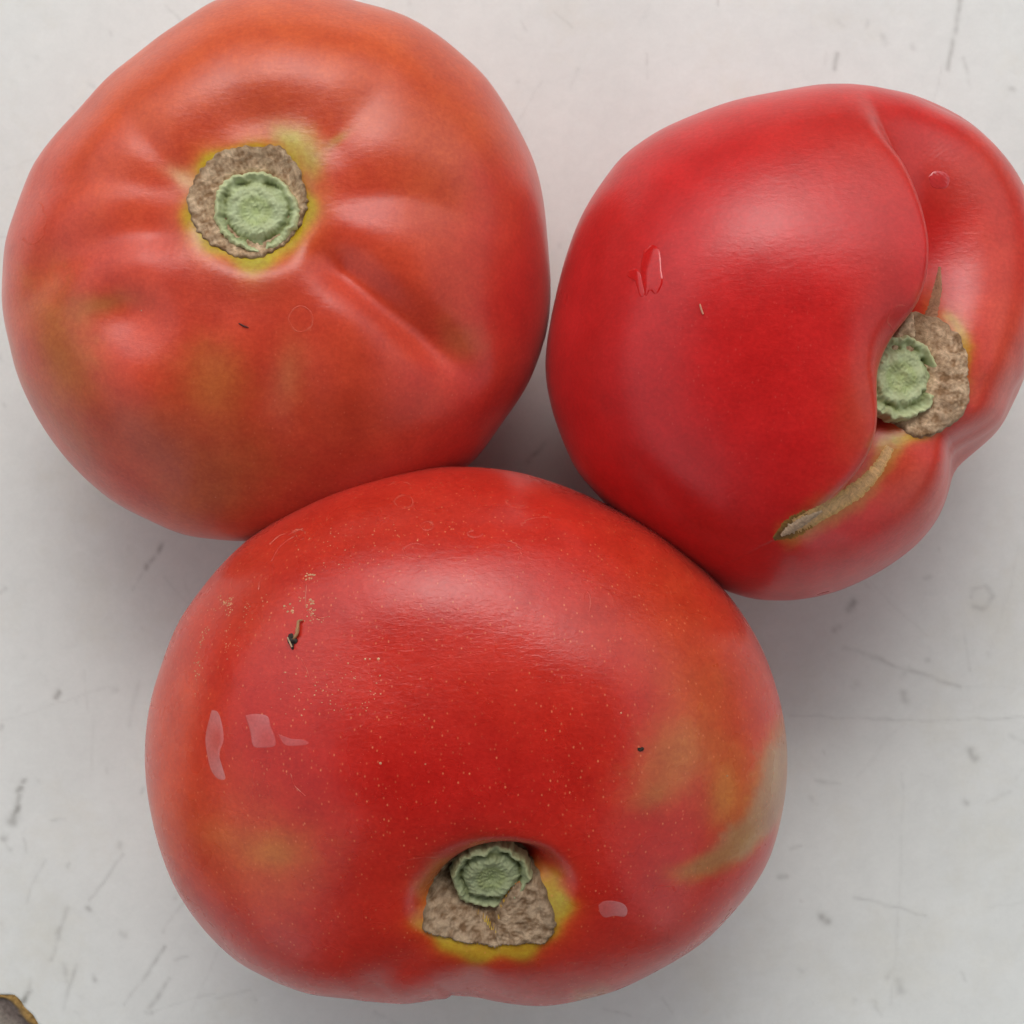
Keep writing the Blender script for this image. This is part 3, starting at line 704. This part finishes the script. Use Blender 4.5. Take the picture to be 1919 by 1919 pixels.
def strip(name, tree, pts, widths, height, mat, root, origin, colour, sub=6, jitter=0.0, seed=0, closed=False, dist=None):
    """a low ridge laid along a line on the skin"""
    rr = np.random.RandomState(seed)
    L = smooth_poly(list(pts), sub); n = len(L)
    W = np.interp(np.linspace(0, 1, n), np.linspace(0, 1, len(widths)), widths) * (1 + jitter * rr.uniform(-1, 1, n))
    V, Cc = [], []; prof = [(-1, -.15), (-.8, .35), (-.4, .85), (0, 1), (.4, .85), (.8, .35), (1, -.15)]
    for i in range(n):
        a, b = L[max(0, i - 1)], L[min(n - 1, i + 1)]; d_ = b - a; d_ = d_ / (np.hypot(*d_) + 1e-9); nrm2 = np.array([-d_[1], d_[0]])
        last = None
        for k, h in prof:
            q = L[i] + nrm2 * k * W[i] / 2
            p, nn = on(tree, *q)
            if p is None: p, nn = last
            last = (p, nn)
            V.append(p + nn * (height * (h + 0.25 * rr.uniform(-1, 1) * jitter))); Cc.append(colour(q, 0) if colour.__name__ == 'f' else colour(i / (n - 1), k))
    return mesh_np(name, np.array(V) - origin, grid_faces(n, len(prof)), mat, root, np.clip(np.array(Cc), 0.001, 1))

def film(name, tree, outline, height, mat, root, origin, colour, rings=10, secs=72, tilt=(0, 0), flat=4.0):
    """a thin drop or film with a rounded edge spread on the skin"""
    o = smooth_poly(list(outline) + [outline[0]], 12); c = o.mean(0)
    seg = np.concatenate([[0], np.cumsum(np.hypot(*(o[1:] - o[:-1]).T))]); u = np.linspace(0, seg[-1], secs, endpoint=False)
    E = np.stack([np.interp(u, seg, o[:, 0]), np.interp(u, seg, o[:, 1])], 1)
    V, Cc = [], []
    for i in range(rings + 1):
        t = (i / rings) ** 0.6
        for e in E:
            q = c + (e - c) * t; p, nn = on(tree, *q)
            hgt = height * (max(0.0, 1 - t ** flat) ** 0.5) - 0.00002 + height * 0.3 * ((q[0] - c[0]) * tilt[0] + (q[1] - c[1]) * tilt[1]) * (1 - t ** 4)
            V.append(p + nn * hgt); Cc.append(colour(q, t))
    return mesh_np(name, np.array(V) - origin, grid_faces(rings + 1, secs, wrap=True), mat, root, np.clip(np.array(Cc), 0.001, 1))

def plain(name, rough, col=None, ior=1.45, bump=0.0):
    m, n, l, bs = new_mat(name)
    at_ = n.new('ShaderNodeAttribute'); at_.attribute_name = 'pigment'
    tc = n.new('ShaderNodeTexCoord'); nz = noise(n, l, tc.outputs['Object'], 1800, 3, 0.6)
    k = math_node(n, l, 'MULTIPLY_ADD', nz, 0.5, 0.75); g = n.new('ShaderNodeCombineColor')
    for i in range(3): l.new(k, g.inputs[i])
    l.new(mixc(n, l, 1.0, at_.outputs['Color'], g.outputs[0], 'MULTIPLY'), bs.inputs['Base Color'])
    bs.inputs['Roughness'].default_value = rough; bs.inputs['IOR'].default_value = ior
    if bump:
        bp = n.new('ShaderNodeBump'); bp.inputs['Strength'].default_value = bump; bp.inputs['Distance'].default_value = 0.0002
        l.new(nz, bp.inputs['Height']); l.new(bp.outputs['Normal'], bs.inputs['Normal'])
    return m
M_WET = plain('wet_film', 0.12, ior=1.5)
M_DRY = plain('dried_water_mark', 0.4)
M_BIT = plain('dry_plant_matter', 0.8, bump=0.6)

def skin_colour_at(col, w=0.5, tree=None):
    c_ = np.array(col)
    return lambda *a: c_
PIG = {}
def over_skin(tree, root, pale, amt, edge=0.0):
    if root.name not in PIG:
        body = [o for o in root.children if o.name.startswith('flesh')][0]
        a = np.zeros(len(body.data.vertices) * 4, np.float32); body.data.color_attributes['pigment'].data.foreach_get('color', a); PIG[root.name] = a.reshape(-1, 4)[:, :3]
    a = PIG[root.name]
    pale = np.array(pale)
    def f(q, t):
        h = tree.ray_cast(EYE, (Vector(at(q[0], q[1], 0.0)) - EYE).normalized())
        c = a[SPH_F[h[2]][0]]; k = amt * min(1.5, max(.2, .95 + .35 * math.sin(q[0] * .07 + 1) * math.sin(q[1] * .06)))
        return c * (1 - k) + pale * k
    return f

# corky seam of the folded tomato: a tan groove-scar ending in a split lens
def seam_col(t, k):
    tan, edge_ = np.array((0.62, 0.38, 0.18)), np.array((0.50, 0.27, .05))
    e = abs(k) ** 2
    return (tan * (1 - .6 * e) + edge_ * .6 * e) * (0.9 + .2 * random.random())
strip('corky_seam', tree_b, [(1668, 838), (1642, 882), (1610, 915), (1570, 943), (1525, 968), (1490, 986)], [18, 26, 32, 32, 32, 34], 0.00008, M_CORK, root_b, TB.base_pt, seam_col, 14, 0.12, 3)
strip('corky_seam', tree_b, [(1550, 955), (1510, 974), (1480, 992), (1450, 1010)], [8, 40, 42, 8], 0.00005, M_CORK, root_b, TB.base_pt, lambda t, k: np.array((0.16, 0.09, 0.03)) + np.array((.2, .08, .0)) * abs(k) ** 3, 14, 0.12, 4)
strip('corky_seam', tree_b, [(1540, 957), (1508, 975), (1482, 991), (1464, 1003)], [4, 19, 21, 5], 0.00026, M_CORK, root_b, TB.base_pt, lambda t, k: np.array((0.48, 0.34, 0.22)) * (0.85 + .3 * random.random()), 14, 0.2, 5)
strip('corky_seam', tree_b, [(1761, 500), (1757, 540), (1748, 580), (1738, 612)], [5, 17, 22, 30], 0.00010, M_CORK, root_b, TB.base_pt, lambda t, k: np.array((0.36, 0.18, 0.10)) * (0.9 + .2 * random.random()), 14, 0.12, 6)

# wet and dried water marks; pale pigment paints in the sky they reflect
RC = (0.43, 0.024, 0.016)
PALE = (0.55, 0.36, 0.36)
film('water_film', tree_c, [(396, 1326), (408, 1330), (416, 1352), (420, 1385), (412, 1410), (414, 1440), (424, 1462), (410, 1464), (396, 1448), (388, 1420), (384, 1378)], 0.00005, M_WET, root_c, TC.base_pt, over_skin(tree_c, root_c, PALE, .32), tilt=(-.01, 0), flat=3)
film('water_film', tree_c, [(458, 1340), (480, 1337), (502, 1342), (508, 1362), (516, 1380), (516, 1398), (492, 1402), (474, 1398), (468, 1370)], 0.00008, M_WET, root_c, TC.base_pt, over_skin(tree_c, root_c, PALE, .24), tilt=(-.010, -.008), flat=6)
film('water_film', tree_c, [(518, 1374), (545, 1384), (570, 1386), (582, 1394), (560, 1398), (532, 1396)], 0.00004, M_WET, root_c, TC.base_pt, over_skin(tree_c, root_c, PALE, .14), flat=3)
0 and film('water_film', tree_c, [(420, 1340), (470, 1320), (530, 1350), (560, 1400), (520, 1440), (460, 1470), (424, 1450), (416, 1400)], 0.00003, M_WET, root_c, TC.base_pt, over_skin(tree_c, root_c, PALE, .02), flat=8)
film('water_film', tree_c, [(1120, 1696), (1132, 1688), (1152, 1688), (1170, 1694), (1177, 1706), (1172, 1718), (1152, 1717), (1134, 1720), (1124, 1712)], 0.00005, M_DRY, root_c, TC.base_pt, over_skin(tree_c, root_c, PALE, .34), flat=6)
film('water_film', tree_b, [(1206, 470), (1222, 458), (1236, 470), (1240, 505), (1242, 530), (1230, 552), (1218, 545), (1210, 556), (1204, 535), (1200, 505)], 0.00020, M_WET, root_b, TB.base_pt, over_skin(tree_b, root_b, PALE, 0.0), tilt=(.006, 0), flat=4)
film('water_film', tree_b, [(1176, 508), (1192, 503), (1202, 518), (1207, 540), (1208, 554), (1200, 556), (1194, 538), (1188, 522), (1176, 518)], 0.00016, M_WET, root_b, TB.base_pt, over_skin(tree_b, root_b, PALE, 0.0), flat=2.5)
film('water_film', tree_b, [(1740, 330), (1752, 320), (1770, 322), (1780, 334), (1776, 350), (1762, 354), (1746, 350)], 0.00018, M_WET, root_b, TB.base_pt, over_skin(tree_b, root_b, (.5, .2, .3), .12), flat=2)

def ring(tree, root, origin, pts, col, w=3.2, nm='dried_water_ring', h=0.00002, closed=True):
    P = list(pts) + ([pts[0]] if closed else [])
    rg = np.random.RandomState(int(pts[0][0])); base = over_skin(tree, root, np.array((.62, .30, .2)), 1.0); sk = over_skin(tree, root, (0, 0, 0), 0.0)
    amt = 0.13 if nm == 'dried_water_ring' else 0.38
    def f(q, t):
        k_ = amt * max(0, .55 + .6 * math.sin(q[0] * .21 + q[1] * .13) + .3 * rg.uniform(-1, 1))
        return sk(q, 0) * (1 - k_) + base(q, 0) * k_
    strip(nm, tree, P, list(w * rg.uniform(.4, 1.3, 9)), h, M_DRY, root, origin, f, 6, 0.5, int(pts[0][0]))
def oval(x, y, rx, ry, a0=0, a1=360, n=12):
    return [(x + rx * math.cos(R(a0 + (a1 - a0) * i / n)) * (1 + .08 * math.sin(i * 2.3)), y + ry * math.sin(R(a0 + (a1 - a0) * i / n))) for i in range(n + (0 if a1 - a0 == 360 else 1))]
ring(tree_a, root_a, TA.base_pt, oval(564, 598, 22, 24), (0.60, 0.085, 0.06), 4)
ring(tree_a, root_a, TA.base_pt, oval(60, 415, 26, 42, -60, 130), (0.60, 0.10, 0.07), 5, closed=False)
ring(tree_b, root_b, TB.base_pt, oval(1688, 598, 24, 26, 40, 300), (0.56, 0.06, 0.05), 4, closed=False)
for x, y, rx, ry, a0, a1 in ((757, 940, 17, 12, 0, 360), (778, 1032, 22, 14, 60, 330), (945, 1035, 32, 22, -80, 40), (1018, 985, 40, 16, 180, 320), (800, 985, 12, 8, 0, 360),
                             (970, 940, 22, 8, 0, 200), (750, 910, 20, 7, 180, 360), (1100, 1130, 7, 22, 200, 420), (800, 1625, 50, 18, 170, 350), (1245, 1668, 20, 8, 150, 380), (890, 1000, 14, 6, 0, 260)):
    ring(tree_c, root_c, TC.base_pt, oval(x, y, rx, ry, a0, a1), (0.56, 0.055, 0.04), 3, closed=(a1 - a0 == 360))
# scuffs and hair scratches at the upper left of the biggest tomato
for pts in ([(505, 1020), (525, 1003), (548, 998), (568, 990)], [(508, 1052), (520, 1030), (534, 1015), (552, 1005)], [(540, 1003), (556, 992), (572, 996)], [(545, 990), (560, 1010), (570, 1008)],
            [(574, 1095), (573, 1130), (582, 1150), (600, 1158), (616, 1155)], [(484, 1105), (486, 1090)], [(545, 1450), (552, 1472), (572, 1492)], [(565, 1235), (575, 1255), (580, 1270)]):
    ring(tree_c, root_c, TC.base_pt, pts, (0.60, 0.15, 0.08), 2.0, 'skin_scratch', 0.00005, closed=False)

# pale raised specks (lenticels), clustered as on the photo
def flecks(name, tree, root, origin, spots, col, seed):
    rr = np.random.RandomState(seed); V, F, Cc = [], [], []
    for x, y, r_, st in spots:
        p, nn = on(tree, x, y)
        if p is None: continue
        fx, fy, fn = frame_of(nn); fx, fy = np.array(fx), np.array(fy)
        b = len(V); a0 = rr.uniform(0, 6.28); el = rr.uniform(.6, 1.0); rm = r_ * 0.000083
        V.append(p + nn * rm * .45); c_ = np.array(col) * rr.uniform(.8, 1.1) * np.array([1, st, st]); Cc.append(c_)
        for k in range(7):
            a = a0 + k * 2 * math.pi / 7; q = rm * rr.uniform(.75, 1.2)
            V.append(p + fx * math.cos(a) * q + fy * math.sin(a) * q * el - nn * 0.00003); Cc.append(c_ * .9)
        for k in range(7): F.append((b, b + 1 + k, b + 1 + (k + 1) % 7))
    o = mesh_np(name, np.array(V) - origin, F, M_DRY, root, np.clip(np.array(Cc), 0.001, 1)); o['kind'] = 'stuff'
    return o
rr = np.random.RandomState(12); spots = []
for x, y, sx, sy, n_, r_ in ((424, 1130, 9, 6, 16, 2.2), (431, 1150, 3, 12, 9, 1.8), (410, 1140, 8, 5, 6, 1.5), (384, 1190, 4, 12, 10, 1.8), (378, 1215, 3, 14, 7, 1.7), (371, 1240, 3, 14, 9, 1.9), (366, 1270, 2, 18, 7, 1.5),
                           (424, 1200, 4, 16, 10, 1.4), (462, 1140, 5, 18, 10, 1.5), (445, 1200, 7, 20, 8, 1.2), (579, 1082, 5, 5, 9, 2.0), (582, 1132, 4, 6, 9, 2.4), (585, 1148, 5, 6, 8, 1.9), (546, 1141, 4, 4, 3, 2.8), (533, 1140, 4, 3, 3, 2.2),
                           (592, 1160, 12, 5, 8, 1.4), (565, 1110, 5, 8, 5, 1.6), (493, 1125, 4, 8, 4, 1.5), (570, 1290, 25, 22, 18, 1.5), (690, 1300, 12, 25, 12, 1.5), (655, 1270, 10, 12, 6, 1.6), (640, 1310, 16, 20, 10, 1.4),
                           (590, 1010, 30, 12, 12, 1.3), (690, 1000, 60, 20, 18, 1.3), (640, 1060, 40, 25, 12, 1.2)):
    for _ in range(int(n_ * 1.5)): spots.append((rr.normal(x, sx), rr.normal(y, sy), 1.45 * r_ * rr.uniform(.5, 1.1), rr.uniform(.8, 1.25)))
spots += [(684, 1235, 3.0, 1.1), (693, 1235, 2.6, 1.1), (709, 1235, 3.4, 1.1), (534, 1260, 3.2, .9), (506, 1156, 2.4, .6), (629, 1121, 2, .8), (1164, 1336, 2.6, .9), (1363, 1454, 3.6, 1.1), (797, 1432, 2.2, 1), (713, 1430, 3, 1)]
for _ in range(3000):
    x, y = rr.uniform(330, 1430), rr.uniform(920, 1780)
    if ((x - 870) / 560) ** 2 + ((y - 1370) / 470) ** 2 < 1 and not (780 < x < 1080 and 1580 < y < 1800): spots.append((x, y, rr.uniform(.4, 1.0) ** 1.3 * 1.25, rr.uniform(.2, .6)))
flecks('pale_specks', tree_c, root_c, TC.base_pt, spots, (0.62, 0.30, 0.15), 4)
spots = []
for _ in range(330):
    x, y = rr.normal(1400, 110), rr.normal(610, 120); spots.append((x, y, rr.uniform(.55, 1.2), rr.uniform(.5, 1)))
flecks('pale_specks', tree_b, root_b, TB.base_pt, spots, (0.52, 0.10, 0.09), 5)
spots = []
for _ in range(330):
    x, y = rr.normal(560, 190), rr.normal(740, 110); spots.append((x, y, rr.uniform(.5, 1.1), rr.uniform(.5, 1)))
spots += [(265, 582, 2.6, 1.6), (404, 932, 2.4, 1.3)]
flecks('pale_specks', tree_a, root_a, TA.base_pt, spots, (0.56, 0.15, 0.09), 6)

# loose bits: each a thing of its own
def tube(name, pts, radii, mat, col, origin, root=None, sides=8):
    P = smooth_poly([np.array(p) for p in pts], 5); n = len(P); rd = np.interp(np.linspace(0, 1, n), np.linspace(0, 1, len(radii)), radii); V = []
    for i in range(n):
        t = Vector(P[min(i + 1, n - 1)] - P[max(i - 1, 0)]).normalized(); u = t.cross(Vector((0.1, 0.2, 1))).normalized(); w = t.cross(u)
        for k in range(sides):
            a = k * 2 * math.pi / sides; V.append(P[i] + (np.array(u) * math.cos(a) + np.array(w) * math.sin(a)) * rd[i] * (1 + .15 * math.sin(3 * k + i)))
    return mesh_np(name, np.array(V) - origin, grid_faces(n, sides, wrap=True), mat, root, np.repeat(np.array(col)[None], len(V), 0))
def lump(name, c, r, mat, col, origin, root=None, seed=1):
    S, F = cube_sphere(8); S = S * (1 + .35 * Waves(0.9, seed)(S))[:, None] * np.array(r)
    return mesh_np(name, S + c - origin, F, mat, root, np.repeat(np.array(col)[None], len(S), 0))
def skin_path(tree, pts, h):
    out = []
    for i, (x, y) in enumerate(pts):
        p, nn = on(tree, x, y); out.append(p + nn * (h[i] if hasattr(h, '__len__') else h))
    return out
p0, n0 = on(tree_c, 549, 1202)
scrap = thing('plant_scrap', 'tiny dark dried scrap with a beige curled stalk stuck on the largest tomato', 'scrap', p0)
tube('stalk', skin_path(tree_c, [(549, 1200), (558, 1190), (561, 1178), (562, 1166), (569, 1163)], [.0003, .0005, .0006, .0005, .0003]), [.0002, .0003, .00026, .0002, .0001], M_BIT, (0.42, 0.22, 0.10), p0, scrap)
lump('crumb', p0 + n0 * .0003, (.0006, .0010, .0004), M_BIT, (0.035, 0.025, 0.018), p0, scrap, 3)
tube('fibre', skin_path(tree_c, [(543, 1197), (547, 1206), (551, 1215)], .0008), [.0001, .00014, .0001], M_BIT, (0.5, 0.36, 0.22), p0, scrap)
def single(o, label, cat):
    o['label'] = label; o['category'] = cat
q, nn = on(tree_b, 1315, 579)
o = tube('fibre', skin_path(tree_b, [(1312, 570), (1314, 578), (1318, 589)], .00015), [.00012, .00016, .00012], M_BIT, (0.62, 0.27, 0.17), q); o.location = q
single(o, 'short pale fibre lying on the crimson tomato with the deep fold', 'fibre')
q, nn = on(tree_a, 457, 611)
o = tube('fibre', skin_path(tree_a, [(448, 606), (457, 611), (466, 614)], .00012), [.00010, .00015, .00006], M_BIT, (0.10, 0.03, 0.025), q); o.location = q
single(o, 'short dark fibre lying on the orange-red tomato below its stem scar', 'fibre')
q, nn = on(tree_c, 1201, 1404)
o = lump('crumb', q + nn * .0001, (.0004, .0003, .0002), M_BIT, (0.03, 0.018, 0.01), q, None, 8); o.location = q
single(o, 'tiny black crumb on the right side of the largest tomato', 'crumb')

# chipped paint in the corner of the tabletop
def chip():
    n_ = 90; V, Cc = [], []
    out = smooth_poly(CHIP, 8)
    w = Waves(300, 3); yellow, dk, grey, pale = np.array((0.36, 0.22, 0.07)), np.array((0.14, 0.11, 0.095)), np.array((0.27, 0.23, 0.19)), np.array((0.42, 0.38, 0.32))
    for e in out:
        inn = np.array((-90, 1975.)) 
        for k in range(n_):
            t = k / (n_ - 1) * 0.9; q = e + (inn - e) * t; p = at(q[0], q[1], -0.00018)
            V.append(p); Cc.append(t * np.hypot(*(inn - e)))
    V = np.array(V); dpx = np.array(Cc) + 5 * w(V)
    c = yellow * 1.0 + (dk - yellow) * sstep(9, 20, dpx)[:, None]; c = c + (grey - c) * sstep(28, 60, dpx)[:, None]; c = c + (pale - c) * sstep(55, 80, dpx)[:, None]
    V[:, 2] += -0.0002 + 0.0003 * np.exp(-((dpx - 7) / 7) ** 2) - .0004 * sstep(10, 25, dpx) + 0.00008 * Waves(700, 5)(V)
    V[dpx < 3, 2] -= .0003
    return mesh_np('chipped_patch', V, grid_faces(len(out), n_), M_CORK, table, np.clip(c * 1.0, 0.001, 1))
chip()
